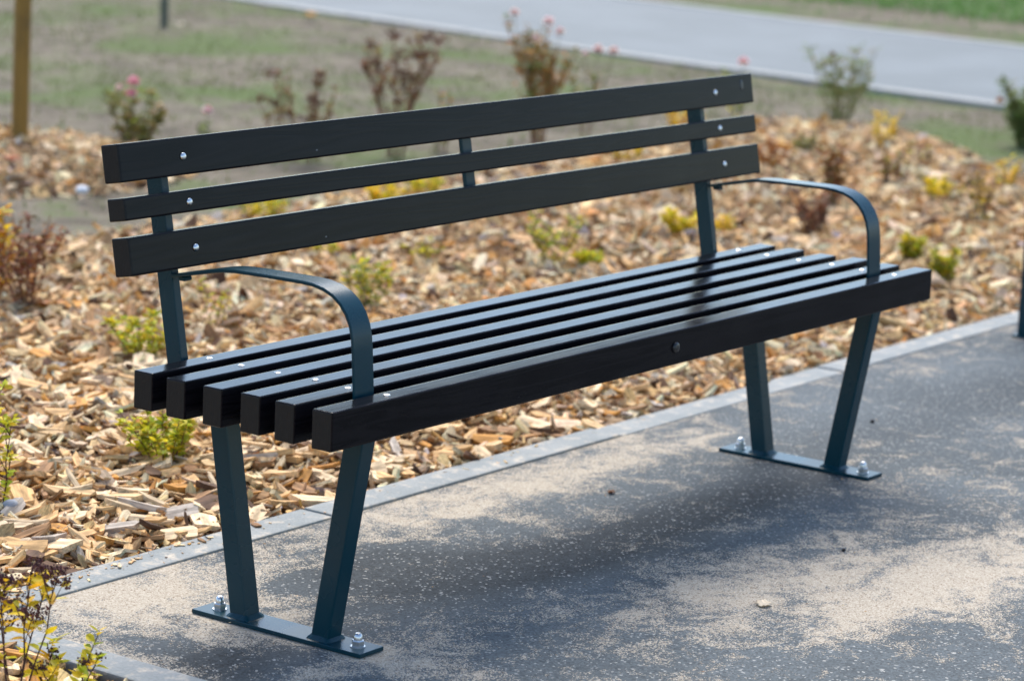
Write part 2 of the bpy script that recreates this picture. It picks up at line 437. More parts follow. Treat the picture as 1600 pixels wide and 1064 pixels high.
# footpath across the back
pn = [at(*q) for q in ((1600, 150), (1380, 128), (1180, 103), (920, 70), (780, 43), (600, 13), (480, -2))]
pf = [at(*q) for q in ((1600, 72), (1400, 40), (1200, 15), (1040, 0))]
PN = [(p[0], p[1]) for p in pn]; PF = [(p[0], p[1]) for p in pf]
fn = np.polyfit([p[1] for p in PN], [p[0] for p in PN], 2); fn = np.array([0.012, .09, 8.85])
near_x = lambda y: 8.86 + .075*y + .009*y*y
far_x = lambda y: near_x(y) + 2.75
ys = np.linspace(-14, 30, 60)
V = []
for y in ys: V += [(near_x(y), y, -.042), (far_x(y), y, -.042)]
q = []
for k in range(len(ys)-1): q += [2*k, 2*k+1, 2*k+3, 2*k+2]
o = link(bpy.data.objects.new('footpath', mesh_np('footpath', V, np.full(len(ys)-1, 4), q, PATH, None, True))); tag(o, kind='structure')
yk = np.arange(-6, 16.1, 2.0)
kerb_run('footpath_kerb', PKERB, [(near_x(y)-.05, y) for y in yk], .11, 1.0, .09, .008, -.036)
kerb_run('footpath_far_kerb', PKERB, [(far_x(y)+.05, y) for y in yk], .11, 1.0, .09, .008, -.036)

# ------------------------------------------------------------------ mulch beds
BED = [(-.6, KY1), (12, KY1)]
bed_edge = [at(*q) for q in ((1590, 272), (1500, 228), (1400, 197), (1300, 190), (1180, 184), (1000, 222), (800, 258), (600, 285), (450, 312), (300, 338), (150, 358))]
EDGE = [(float(p[0]), float(p[1])) for p in bed_edge]
BEDPOLY = np.array([(-3.2, -2.2), (KX0, -2.2), (KX0, KY1), (6.0, KY1)] + [(6.2, 1.35)] + EDGE + [(2.2, 3.35), (1.2, 3.5), (-3.2, 3.6)])
RINGC = (3.78, 4.86)
def inpoly(x, y, P):
    c = np.zeros(x.shape, bool); n = len(P)
    for i in range(n):
        x0, y0 = P[i]; x1, y1 = P[(i+1) % n]
        if y0 == y1: continue
        c ^= ((y0 > y) != (y1 > y)) & (x < (x1-x0)*(y-y0)/(y1-y0) + x0)
    return c
def edge_dist(x, y, P):
    d = np.full(x.shape, 9.0); n = len(P)
    for i in range(n):
        a = np.array(P[i]); b = np.array(P[(i+1) % n]); ab = b-a; L2 = ab@ab
        t = np.clip(((x-a[0])*ab[0] + (y-a[1])*ab[1])/max(L2, 1e-9), 0, 1)
        d = np.minimum(d, np.hypot(x-a[0]-t*ab[0], y-a[1]-t*ab[1]))
    return d
def bed_z(x, y):
    ins = inpoly(x, y, BEDPOLY); d = edge_dist(x, y, BEDPOLY)
    s = np.where(ins, np.clip(d/.45, 0, 1), 0); s = s*s*(3-2*s)
    return np.where(ins, -.026 + .035*s, -.026 - np.clip(d, 0, .1)*.9) + .009*smooth_noise(x, y, 31, 7)*s
def ring_z(x, y):
    d = np.hypot(x-RINGC[0], y-RINGC[1])
    return -.045 + .07*np.clip(1-d/.98, -.4, 1)**.8 if np.isscalar(d) else -.075 + .11*np.clip(1-(d/.95)**2, -.5, 1)
def sheet(name, xs, ys, zf, keep, mat):
    X, Y = np.meshgrid(xs, ys); nx = len(xs); Z = zf(X, Y); K = keep(X, Y)
    V = np.stack([X.ravel(), Y.ravel(), Z.ravel()], 1); k = K.ravel()
    i = (np.arange(nx-1)[None, :] + np.arange(len(ys)-1)[:, None]*nx).ravel()
    Q = np.stack([i, i+1, i+1+nx, i+nx], -1); Q = Q[k[Q].all(1)]
    used = np.unique(Q); re = np.full(len(V), -1); re[used] = np.arange(len(used))
    return link(bpy.data.objects.new(name, mesh_np(name, V[used], np.full(len(Q), 4), re[Q].ravel(), mat, None, True)))
bed = sheet('mulch_bed', np.arange(-3.2, 8.2, .05), np.arange(-2.2, 4.0, .05), bed_z,
            lambda x, y: inpoly(x, y, BEDPOLY) | ((edge_dist(x, y, BEDPOLY) < .02)), UNDER); tag(bed, kind='structure')
ring = sheet('mulch_ring', np.arange(2.6, 5.0, .05), np.arange(3.7, 6.0, .05), ring_z,
             lambda x, y: np.hypot(x-RINGC[0], y-RINGC[1]) < .93, UNDER); tag(ring, kind='structure')

# chip shapes: ragged flat slivers
def chip_shape(r, k):
    n = 6
    ln = [1.0, 1.0, 1.0, 1.0, 1.0, 1.0, 1.0, 1.0][k]; wd = [.32, .22, .42, .16, .27, .36, .10, .48][k]; th = [.13, .1, .15, .09, .15, .12, .07, .13][k]
    xs = np.array([-.5, -.3, .3, .5, .28, -.32])*ln + r.uniform(-.12, .12, n)
    ys_ = np.array([-.12, -.5, -.46, .08, .5, .44])*wd + r.uniform(-.09, .09, n)*wd
    zt = th*.5*r.uniform(.5, 1.25, n) + .22*(xs**2); zb = -th*.5*r.uniform(.5, 1.2, n) + .22*(xs**2)
    V = np.concatenate([np.stack([xs, ys_, zt], 1), np.stack([xs*.96, ys_*.93, zb], 1)])
    c = np.array([[r.uniform(-.1, .1), 0, th*.5*r.uniform(.9, 1.7)]])
    V = np.concatenate([V, c])
    F = [(i, (i+1) % n, 12) for i in range(n)] + [(i, n+i, n+(i+1) % n, (i+1) % n) for i in range(n)] + [tuple(range(2*n-1, n-1, -1))]
    return V, F
_r = np.random.default_rng(77)
SHAPES = [chip_shape(_r, k) for k in range(8)]
def rot_np(az, tx, ty):
    ca, sa, cx, sx, cy, sy = np.cos(az), np.sin(az), np.cos(tx), np.sin(tx), np.cos(ty), np.sin(ty)
    R = np.zeros((len(az), 3, 3))
    R[:, 0, 0] = ca*cy; R[:, 0, 1] = ca*sy*sx - sa*cx; R[:, 0, 2] = ca*sy*cx + sa*sx
    R[:, 1, 0] = sa*cy; R[:, 1, 1] = sa*sy*sx + ca*cx; R[:, 1, 2] = sa*sy*cx - ca*sx
    R[:, 2, 0] = -sy; R[:, 2, 1] = cy*sx; R[:, 2, 2] = cy*cx
    return R
def scatter(name, x, y, z, size, mat, parent, tilt=.46):
    n = len(x); k = rng.integers(0, 8, n); az = rng.uniform(0, 6.283, n); tx = rng.normal(0, tilt, n); ty = rng.normal(0, tilt*.8, n)
    R = rot_np(az, tx, ty)
    w = np.array([p[1] for p in CHIP_PAL]); pick = rng.choice(len(CHIP_PAL), n, p=w/w.sum())
    C = np.array([p[0] for p in CHIP_PAL])[pick]*rng.uniform(.75, 1.2, (n, 1))*rng.uniform(.94, 1.06, (n, 3))
    VV, SS, LL, CC, QQ, off = [], [], [], [], [], 0
    for j in range(8):
        s = np.where(k == j)[0]
        if len(s) == 0: continue
        B, F = SHAPES[j]
        P = np.einsum('nij,vj->nvi', R[s], B)*size[s][:, None, None] + np.stack([x[s], y[s], z[s]], 1)[:, None, :]
        VV.append(P.reshape(-1, 3)); CC.append((C[s][:, None, :]*rng.uniform(.72, 1.2, (len(s), len(B), 1))).reshape(-1, 3)); QQ.append((B[None]*size[s][:, None, None] + rng.uniform(0, 30, (len(s), 1, 3))).reshape(-1, 3))
        fl = np.concatenate([np.array(f) for f in F]); sz = np.array([len(f) for f in F])
        LL.append((fl[None, :] + (off + np.arange(len(s))*len(B))[:, None]).ravel()); SS.append(np.tile(sz, len(s)))
        off += len(s)*len(B)
    me = mesh_np(name, np.concatenate(VV), np.concatenate(SS), np.concatenate(LL), mat, np.clip(np.concatenate(CC), 0, .85))
    qa = me.attributes.new('loc', 'FLOAT_VECTOR', 'POINT'); qa.data.foreach_set('vector', np.concatenate(QQ).astype(np.float32).ravel())
    o = link(bpy.data.objects.new(name, me), parent); tag(o, kind='stuff')
    return o
def sample_bed(n, x0, x1, y0, y1):
    x = rng.uniform(x0, x1, n); y = rng.uniform(y0, y1, n); k = inpoly(x, y, BEDPOLY)
    return x[k], y[k]
X, Y = sample_bed(240000, -1.2, 8.0, -.6, 3.9)
U, Vp, D = project(np.stack([X, Y, 0*X], 1))
vis = (U > -120) & (U < 1720) & (Vp < 1190) & (Vp > -50)
keep = np.where(vis, 1.0, .16)*np.where(D > 8.3, .62, 1.0)
kk = rng.random(len(X)) < keep; X, Y, D, U, Vp = X[kk], Y[kk], D[kk], U[kk], Vp[kk]
size = np.clip(rng.lognormal(-3.42, .52, len(X)), .010, .10)*np.where(D > 8.3, 1.18, 1.0)
Z = bed_z(X, Y) + rng.uniform(-.004, .024, len(X))
# keep chips from hanging far over the kerb
ok = (edge_dist(X, Y, BEDPOLY) > size*.35) | (rng.random(len(X)) < .25)
X, Y, Z, D, U, Vp, size = X[ok], Y[ok], Z[ok], D[ok], U[ok], Vp[ok], size[ok]
# the 300 that show largest are pieces of their own, lying on top
inframe = (U > 0) & (U < 1600) & (Vp > 560) & (Vp < 1064) & ~((U > 480) & (Vp < 640))
score = np.where(inframe, size/D*rng.uniform(.7, 1, len(size)), 0); top = np.argsort(-score)[:300]
msk = np.ones(len(X), bool); msk[top] = False
scatter('wood_chip_cover', X[msk], Y[msk], Z[msk], size[msk], CHIPV, bed)
CHIPME = []
for B, F in SHAPES:
    me = bpy.data.meshes.new('wood_chip'); me.from_pydata(B.tolist(), [], F); me.materials.append(CHIPO); CHIPME.append(me)
for i in top:
    o = link(bpy.data.objects.new('wood_chip', CHIPME[int(rng.integers(0, 8))]), bed)
    s = float(size[i])*1.05; o.location = (X[i], Y[i], bed_z(X[i:i+1], Y[i:i+1])[0] + .020)
    o.scale = (s, s, s); o.rotation_euler = (rng.normal(0, .22), rng.normal(0, .16), rng.uniform(0, 6.28))
# ring round the stake
n = 5200; a = rng.uniform(0, 6.283, n); rr = .92*np.sqrt(rng.random(n)); X = RINGC[0] + rr*np.cos(a); Y = RINGC[1] + rr*np.sin(a)
scatter('wood_chip_cover', X, Y, ring_z(X, Y) + rng.uniform(-.004, .02, n), np.clip(rng.lognormal(-3.15, .4, n), .02, .1), CHIPV, ring)
# crumbs of mulch strayed over kerb and pavement
n = 420; X = np.concatenate([KX0 + rng.exponential(.45, 260), rng.uniform(-.2, 3.6, 160)]); Y = np.concatenate([KY1 - .01 - np.abs(rng.exponential(.02, 260)), rng.uniform(-.6, KY1, 160)])
scatter('mulch_crumbs', X, Y, np.full(n, .0055), np.concatenate([np.clip(rng.exponential(.007, 260), .003, .03), rng.uniform(.002, .006, 160)]), CHIPV, None, .12)
o = bpy.data.objects['mulch_crumbs']; tag(o, 'small wood crumbs strayed from the mulch over kerb and pavement', 'wood crumbs')

# thin grass on the soil and the lawn past the footpath
def blades(name, x, y, h, colA, colB, label, cat, z0=-.05):
    n = len(x); az = rng.uniform(0, 6.283, n); bend = rng.uniform(.5, 1.8, n)*h; w = rng.uniform(.0025, .005, n)
    dx, dy = np.cos(az), np.sin(az)
    P = np.zeros((n, 5, 3)); b = np.stack([x, y, np.full(n, z0)], 1)
    side = np.stack([-dy*w, dx*w, 0*w], 1)
    P[:, 0] = b - side; P[:, 1] = b + side
    m_ = b + np.stack([dx*bend*.3, dy*bend*.3, h*.6], 1); P[:, 2] = m_ + side*.8; P[:, 3] = m_ - side*.8
    P[:, 4] = b + np.stack([dx*bend, dy*bend, h], 1)
    i = np.arange(n)[:, None]*5
    L_ = np.concatenate([i+0, i+1, i+2, i+3, i+3, i+2, i+4], 1).ravel(); S_ = np.tile([4, 3], n)
    t = rng.random((n, 1)); C = np.array(colA)*(1-t) + np.array(colB)*t
    o = link(bpy.data.objects.new(name, mesh_np(name, P.reshape(-1, 3), S_, L_, GRASSM, np.repeat(C, 5, 0))))
    return tag(o, label, cat, kind='stuff')
N = 120000
x = rng.uniform(1.2, 11.5, N); y = rng.uniform(1.5, 12, N)
dens = .5 + .5*smooth_noise(x, y, 41, 1.3) + .55*smooth_noise(x, y, 42, 4.0)
k = (x < near_x(y)-.12) & ~inpoly(x, y, BEDPOLY) & (np.hypot(x-RINGC[0], y-RINGC[1]) > .9) & (rng.random(N) < np.clip(dens-.1, .02, 1)*.62)
k &= (rng.random(N) < np.where(x > 6, 1, .55))
x, y = x[k], y[k]
blades('thin_grass', x, y, rng.uniform(.006, .028, len(x)), (.08, .135, .02), (.17, .185, .06), 'thin short grass and weeds on the bare soil', 'grass')
N = 60000
y = rng.uniform(0, 15, N); x = far_x(y) + .35 + rng.random(N)**.8*6.0
edge = far_x(y) + 1.45 + .25*smooth_noise(x, y, 44, 2.0)
k = (x > edge) | (rng.random(N) < .06); x, y = x[k], y[k]
blades('lawn_grass', x, y, rng.uniform(.03, .08, len(x)), (.05, .16, .015), (.1, .26, .03), 'bright green lawn past the footpath', 'grass')

# ------------------------------------------------------------------ bench
BENCH = empty('park_bench', (1.0, .12, 0))
tag(BENCH, 'dark brown slatted park bench with teal steel legs and armrests', 'bench')
def local(o):  # keep world placement under the bench root
    o.location = Vector(o.location) - Vector((1.0, .12, 0)); return o
W_, H_, ZS = .0421, .0648, .4363
def slat_mesh(name, sx, sy, sz, bev=.0035):
    bm = bmesh.new(); add_box(bm, (0, 0, 0), (sx, sy, sz), None, bev, 3)
    # cut along the length so that the plank can be a touch uneven
    for k in range(1, 16):
        bmesh.ops.bisect_plane(bm, geom=bm.verts[:]+bm.edges[:]+bm.faces[:], plane_co=(-sx/2+sx*k/16, 0, 0), plane_no=(1, 0, 0))
    ph = random.uniform(0, 6)
    for v in bm.verts:
        v.co.y += .0007*math.sin(v.co.x*2.1+ph); v.co.z += .0006*math.sin(v.co.x*1.7+ph*2)
    bm.normal_update()
    me = bpy.data.meshes.new(name)
    for f in bm.faces:
        f.material_index = 1 if abs(f.normal.x) > .9 else 0
        f.smooth = False
    bm.to_mesh(me); bm.free(); me.materials.append(SLAT); me.materials.append(ENDG)
    return me
def dome(bm, r, h, M=None, o=(0, 0, 0), n=18):
    add_lathe(bm, [(r, 0), (r*1.0, h*.25), (r*.86, h*.62), (r*.55, h*.9), (0, h)], n, M, o)
def screw(parent, loc, rot=None, r=.0066, h=.0032, mat=STEEL, name='screw'):
    bm = bmesh.new(); dome(bm, r, h)
    o = bobj(name, bm, mat, parent, True); o.location = loc
    if rot: o.rotation_euler = rot
    return o
SY = [.3233, .2462, .1687, .0867, .0111, -.0659]
SCREWX = (.165, 1.876)
for i, y in enumerate(SY):
    o = link(bpy.data.objects.new('seat_slat', slat_mesh('seat_slat', 2.0, W_, H_)), BENCH)
    o.location = (1.0 + (.003, -.002, .001, .002, -.001, 0)[i], y - W_/2, ZS - H_/2 + (0, .0005, -.0008, .0008, -.0004, 0)[i]); local(o)
    for k, x in enumerate(SCREWX):
        screw(o, (x-1.0 + random.uniform(-.003, .003), (.004, .004, .006, .006, .008, .005)[i]*.5, H_/2 - .0004), None, .0062, .0022)
# black plug in the middle of the front slat's face
front = o
pl = bobj('plug', (lambda bm: (add_lathe(bm, [(.0, 0), (.0105, 0), (.0105, .003), (.009, .0052), (.004, .0062), (0, .0062)], 22), bm)[1])(bmesh.new()), BLACK, front, True)
pl.location = (-.005, -W_/2 + .0005, .001); pl.rotation_euler = (math.pi/2, 0, 0)
# backrest
LEAN = .1802; BT = .0389; BY, BZ = .3703, .8094
dn = np.array([-math.sin(LEAN), -math.cos(LEAN)]); bk = np.array([math.cos(LEAN), -math.sin(LEAN)])
BHS = (.0645, .0382, .0649); BZS = (.8094, .7188, .6541)
for i in range(3):
    o0 = np.array([BY, BZ]) + dn*(BZ-BZS[i]); c = o0 + bk*BT/2 + dn*BHS[i]/2
    o = link(bpy.data.objects.new('back_slat', slat_mesh('back_slat', 1.997, BT, BHS[i])), BENCH)
    o.location = (1.0026, c[0], c[1]); o.rotation_euler = (-LEAN, 0, 0); local(o)
    for x in (.158 + .003*i, 1.846 + .005*i):
        screw(o, (x-1.0026, -BT/2 + .0004, -.001), (math.pi/2, 0, 0), .0068, .0038)
    if i == 0:   # black disc drawn for the bolt hole near the right end of the top slat
        bm = bmesh.new(); add_lathe(bm, [(0, .0012), (.0035, .0016), (.0055, .0014), (.0068, .0002)], 14)
        h_ = bobj('hole_disc', bm, BLACK, o, True); h_.location = (.952, -BT/2, .008); h_.rotation_euler = (math.pi/2, 0, 0); h_.scale = (1, 1.9, 1)
def tube_between(name, p0, p1, sx, sy, mat, bev=.003):
    """rectangular tube, ends cut level, section sx along x and sy along y"""
    bm = bmesh.new(); vs = add_box(bm, (0, 0, 0), (sx, sy, 1.0))
    es = [e for e in bm.edges if abs(e.verts[0].co.z-e.verts[1].co.z) > .5]
    bmesh.ops.bevel(bm, geom=es, offset=bev, segments=3, affect='EDGES', profile=.5)
    p0, p1 = Vector(p0), Vector(p1)
    for v in bm.verts:
        t = v.co.z + .5; q = p0.lerp(p1, t); v.co = Vector((v.co.x, v.co.y, 0)) + q - p0
    o = bobj(name, bm, mat, BENCH); o.location = p0; local(o); return o
ZB = ZS - H_
T = .0072
for fi, fx in enumerate(FX):
    for name, y0, y1 in (('leg', .1919, .2542), ('leg', .0136, -.0479)):
        o = tube_between(name, (fx, y0, T), (fx, y1, ZB-.0005), .0355, .0384, TEAL)
        bm = bmesh.new()     # weld bead round the foot
        r0, r1 = [(.0178+.0065, .0192+.0065, 0.0002), (.0178+.003, .0192+.003, .004), (.0178-.001, .0192-.001, .009)][0], None
        rings = []
        for ex, ey, z in ((.0243, .0257, .0003), (.0215, .0228, .0042), (.0172, .0186, .0085)):
            ring_ = []
            for k in range(24):
                a = 2*math.pi*k/24; cx, sx_ = math.cos(a), math.sin(a)
                m_ = max(abs(cx), abs(sx_))**.85; jit = 1 + random.uniform(-.025, .025)
                ring_.append(bm.verts.new((ex*cx/m_*jit, ey*sx_/m_*jit, z)))
            rings.append(ring_)
        for A, B in zip(rings[:-1], rings[1:]):
            for k in range(24): bm.faces.new((A[k], A[(k+1) % 24], B[(k+1) % 24], B[k]))
        wb = bobj('weld_bead', bm, TEAL, o, True)
    # plate
    bm = bmesh.new(); add_box(bm, (0, 0, T/2 + .0006), (.0632, PY1-PY0, T), None, .0008, 1)
    pt = bobj('base_plate', bm, TEAL, BENCH); pt.location = (fx, (PY0+PY1)/2, 0); local(pt)
    for y in (PY1-.036, PY0+.030):
        bm = bmesh.new()
        add_lathe(bm, [(0, 0), (.0125, 0), (.0125, .0016), (0, .0016)], 24)                       # washer
        rr_ = .0112
        add_lathe(bm, [(rr_*.92, .0016), (rr_, .0028), (rr_, .0105), (rr_*.9, .012), (0, .012)], 6)    # hex nut
        add_lathe(bm, [(.0078, .0119), (.0078, .0165), (.0068, .0205), (.0042, .0234), (0, .0243)], 18)  # dome of the cap nut
        nb = bobj('anchor_nut', bm, STEEL, pt); nb.location = (0, y-(PY0+PY1)/2, T+.0006); nb.rotation_euler = (0, 0, random.uniform(0, 1))
        for p in nb.data.polygons: p.use_smooth = p.center.z > .0125
    # bar under the slats
    bm = bmesh.new(); add_box(bm, (0, 0, 0), (.030, .436, .022), None, .002, 2)
    o = bobj('seat_bar', bm, TEAL, BENCH); o.location = (fx, .1625, ZB-.0113); local(o)
    # back post
    q0 = np.array([BY, BZ]) + bk*(BT+.0012+.017) + dn*.012; ln = (BZ-(ZB-.028))/math.cos(LEAN) - .012
    q1 = q0 + dn*ln
    bm = bmesh.new(); add_box(bm, (0, 0, 0), (.0182, .034, ln), None, .0022, 2)
    o = bobj('back_post', bm, TEAL, BENCH); o.location = (fx, *(q0+q1)/2); o.rotation_euler = (-LEAN, 0, 0); local(o)
    # armrest: bent flat bar
    path = [(.356, .5765), (.335, .5810), (.300, .5885), (.262, .5970), (.240, .6010), (.215, .6035), (.180, .6045), (.120, .6055), (.070, .6060), (.045, .6048), (.022, .6005),
            (.002, .5925), (-.0145, .5805), (-.0275, .5650), (-.0365, .5470), (-.0415, .5270), (-.0440, .5050), (-.0480, .4500), (-.0530, .3720)]
    P = [Vector((0, a, b)) for a, b in path]; th, wd = .006, .050
    bm = bmesh.new(); rings = []
    for k, p in enumerate(P):
        t_ = (P[min(k+1, len(P)-1)]-P[max(k-1, 0)]).normalized(); nrm = Vector((0, -t_.z, t_.y))
        if nrm.z < 0 and abs(nrm.z) > .3: nrm = -nrm
        nrm = Vector((1, 0, 0)).cross(t_); 
        w2 = wd/2; c_ = .0012
        prof = [(-w2, th/2-c_), (-w2+c_, th/2), (w2-c_, th/2), (w2, th/2-c_), (w2, -th/2+c_), (w2-c_, -th/2), (-w2+c_, -th/2), (-w2, -th/2+c_)]
        rings.append([bm.verts.new(p + Vector((a, 0, 0)) + nrm*b) for a, b in prof])
    for A, B in zip(rings[:-1], rings[1:]):
        for k in range(8): bm.faces.new((A[k], A[(k+1) % 8], B[(k+1) % 8], B[k]))
    bm.faces.new(rings[0][::-1]); bm.faces.new(rings[-1])
    bmesh.ops.recalc_face_normals(bm, faces=bm.faces[:])
    o = bobj('armrest', bm, TEAL, BENCH); o.location = (fx, 0, 0); local(o)
    for p in o.data.polygons: p.use_smooth = True
    o.data.set_sharp_from_angle(angle=math.radians(30))
    # lug under the bottom slat where the armrest meets the post
    bm = bmesh.new(); add_box(bm, (0, 0, 0), (.020, .016, .008), None, .002, 1)
    lg = bobj('bracket', bm, TEAL, o); lg.location = (0, .346, .5715)
# middle straps
q0 = np.array([BY, BZ]) + bk*(BT+.0012+.007) + dn*.008; q1 = q0 + dn*.205
bm = bmesh.new(); add_box(bm, (0, 0, 0), (.030, .010, .205), None, .0015, 1)
o = bobj('back_strap', bm, TEAL, BENCH); o.location = (1.004, *(q0+q1)/2); o.rotation_euler = (-LEAN, 0, 0); local(o)
bm = bmesh.new(); add_box(bm, (0, 0, 0), (.030, .34, .006), None, .001, 1)
o = bobj('seat_strap', bm, TEAL, BENCH); o.location = (1.0, .15, ZB-.0034); local(o)

# ------------------------------------------------------------------ stakes and post
def stake(name, label, base, r, h, lean, cat='stake', mat=STAKE):
    bm = bmesh.new(); n = 14; rings = []
    for k in range(13):
        t_ = k/12; z = -.08 + (h+.08)*t_; ring_ = []
        for j in range(n):
            a = 2*math.pi*j/n; q = r*(1 + .035*math.sin(3*a+k*.7) + .02*math.sin(5*a-k))
            ring_.append(bm.verts.new((q*math.cos(a) + lean[0]*z, q*math.sin(a) + lean[1]*z, z)))
        rings.append(ring_)
    for A, B in zip(rings[:-1], rings[1:]):
        for j in range(n): bm.faces.new((A[j], A[(j+1) % n], B[(j+1) % n], B[j]))
    bm.faces.new(rings[-1]); bm.faces.new(rings[0][::-1])
    o = bobj(name, bm, mat, None, True); o.location = base
    return tag(o, label, cat)
p = at(31, 226, .02); stake('tree_stake', 'round brown timber tree stake in the mulch at the left edge', (p[0], p[1], 0), .0315, 1.75, (.012, -.006))
p = at(256, 40, -.04); stake('timber_peg', 'short dark weathered peg standing in the far grass', (p[0], p[1], -.04), .022, .16, (.02, 0), 'peg', mat_simple('weathered peg', (.09, .1, .075), .9, 0, .3, 30, .3))
p = at(1604, 527)
PO = empty('steel_post', (p[0], p[1], 0)); tag(PO, 'dark teal steel post on the pavement at the right edge of the photo', 'post')
bm = bmesh.new(); add_box(bm, (0, 0, .45), (.04, .04, .886), None, .003, 2); bobj('shaft', bm, TEAL, PO)
bm = bmesh.new(); add_box(bm, (0, 0, .004), (.06, .06, .006), None, .001, 1); bobj('base_plate', bm, TEAL, PO)
bm = bmesh.new(); add_box(bm, (0, 0, .897), (.046, .046, .008), None, .002, 1); bobj('cap', bm, TEAL, PO)

# ------------------------------------------------------------------ plants
def tube_np(pts, r0, r1, n=5):
    pts = np.asarray(pts, float); m_ = len(pts); V = np.zeros((m_, n, 3))
    for k in range(m_):
        t_ = pts[min(k+1, m_-1)] - pts[max(k-1, 0)]; t_ /= (np.linalg.norm(t_)+1e-9)
        a = np.cross(t_, (0.31, .95, .1)); a /= np.linalg.norm(a)+1e-9; b = np.cross(t_, a)
        r = r0 + (r1-r0)*k/(m_-1)
        for j in range(n):
            q = 2*math.pi*j/n; V[k, j] = pts[k] + r*(a*math.cos(q) + b*math.sin(q))
    F = [(k*n+j, k*n+(j+1) % n, (k+1)*n+(j+1) % n, (k+1)*n+j) for k in range(m_-1) for j in range(n)]
    return V.reshape(-1, 3), F
class Acc:
    def __init__(s): s.V, s.F, s.C, s.n = [], [], [], 0
    def add(s, V, F, c):
        V = np.asarray(V, float); s.V.append(V); s.F += [tuple(i+s.n for i in f) for f in F]; s.n += len(V)
        c = np.asarray(c, float); s.C.append(np.tile(c, (len(V), 1)) if c.ndim == 1 else c)
    def obj(s, name, mat, parent, smooth=True):
        if not s.V: return None
        F = s.F; me = mesh_np(name, np.concatenate(s.V), [len(f) for f in F], np.concatenate([np.array(f) for f in F]), mat, np.concatenate(s.C), smooth)
        return link(bpy.data.objects.new(name, me), parent)
def pickc(cols, r):
    c = np.array(cols[int(r.integers(0, len(cols)))]); return np.clip(c*r.uniform(.75, 1.25)*r.uniform(.92, 1.08, 3), 0, .9)
def leaf(acc, p, d, L_, w, col, r):
    d = d/np.linalg.norm(d); s = np.cross(d, (0, 0, 1.0)); s /= np.linalg.norm(s)+1e-6
    roll = r.uniform(-.9, .9); n_ = np.cross(s, d); s = s*math.cos(roll) + n_*math.sin(roll); n_ = np.cross(s, d)
    cup = r.uniform(.05, .3)*w; drop = -n_*L_*r.uniform(-.05, .2)
    V = [p, p+d*L_*.3+s*w*.46+n_*cup, p+d*L_*.32, p+d*L_*.3-s*w*.46+n_*cup,
         p+d*L_*.66+s*w*.4+n_*cup+drop*.5, p+d*L_*.66+drop*.5, p+d*L_*.66-s*w*.4+n_*cup+drop*.5, p+d*L_+drop]
    F = [(0, 2, 1), (0, 3, 2), (1, 2, 5, 4), (2, 3, 6, 5), (4, 5, 7), (5, 6, 7)]
    acc.add(V, F, col)
OCT = np.array([(1, 0, 0), (-1, 0, 0), (0, 1, 0), (0, -1, 0), (0, 0, 1), (0, 0, -1)], float)
OCTF = [(0, 2, 4), (2, 1, 4), (1, 3, 4), (3, 0, 4), (2, 0, 5), (1, 2, 5), (3, 1, 5), (0, 3, 5)]
def bloom(parent, p, r_, cols, r, name='flower'):
    a = Acc()
    for ring_, (np_, el, k) in enumerate(((8, -.35, .95), (8, .15, 1.05), (7, .6, 1.0), (6, 1.0, .95), (5, 1.35, .9))):
        for j in range(np_):
            az = 2*math.pi*j/np_ + ring_*.5 + r.uniform(-.2, .2); d = np.array([math.cos(az)*math.cos(el), math.sin(az)*math.cos(el), math.sin(el)])
            leaf(a, np.array(p)+d*r_*.08, d, r_*k*r.uniform(.85, 1.1), r_*.85*k, pickc(cols, r), r)
    return a.obj(name, PETAL, parent)
YG = [(.48, .46, .025), (.62, .54, .03), (.34, .39, .03), (.64, .48, .03), (.42, .47, .04)]
YEL = [(.80, .55, .02), (.85, .62, .03), (.70, .42, .02), (.62, .54, .03)]
GRN = [(.12, .19, .05), (.16, .24, .06), (.19, .24, .06), (.22, .26, .07)]
OLV = [(.2, .16, .05), (.28, .21, .05), (.17, .17, .05), (.34, .2, .06)]
BRN = [(.17, .08, .055), (.22, .115, .07), (.12, .06, .045), (.26, .15, .085)]
RED = [(.24, .07, .03), (.3, .11, .04), (.17, .06, .04), (.34, .17, .05), (.2, .13, .05)]
ORG = [(.5, .2, .03), (.55, .28, .04), (.42, .13, .03)]
PINK = [(.88, .3, .38), (.9, .55, .6), (.9, .45, .52)]
PALE = [(.9, .66, .62), (.92, .74, .68), (.9, .6, .6)]
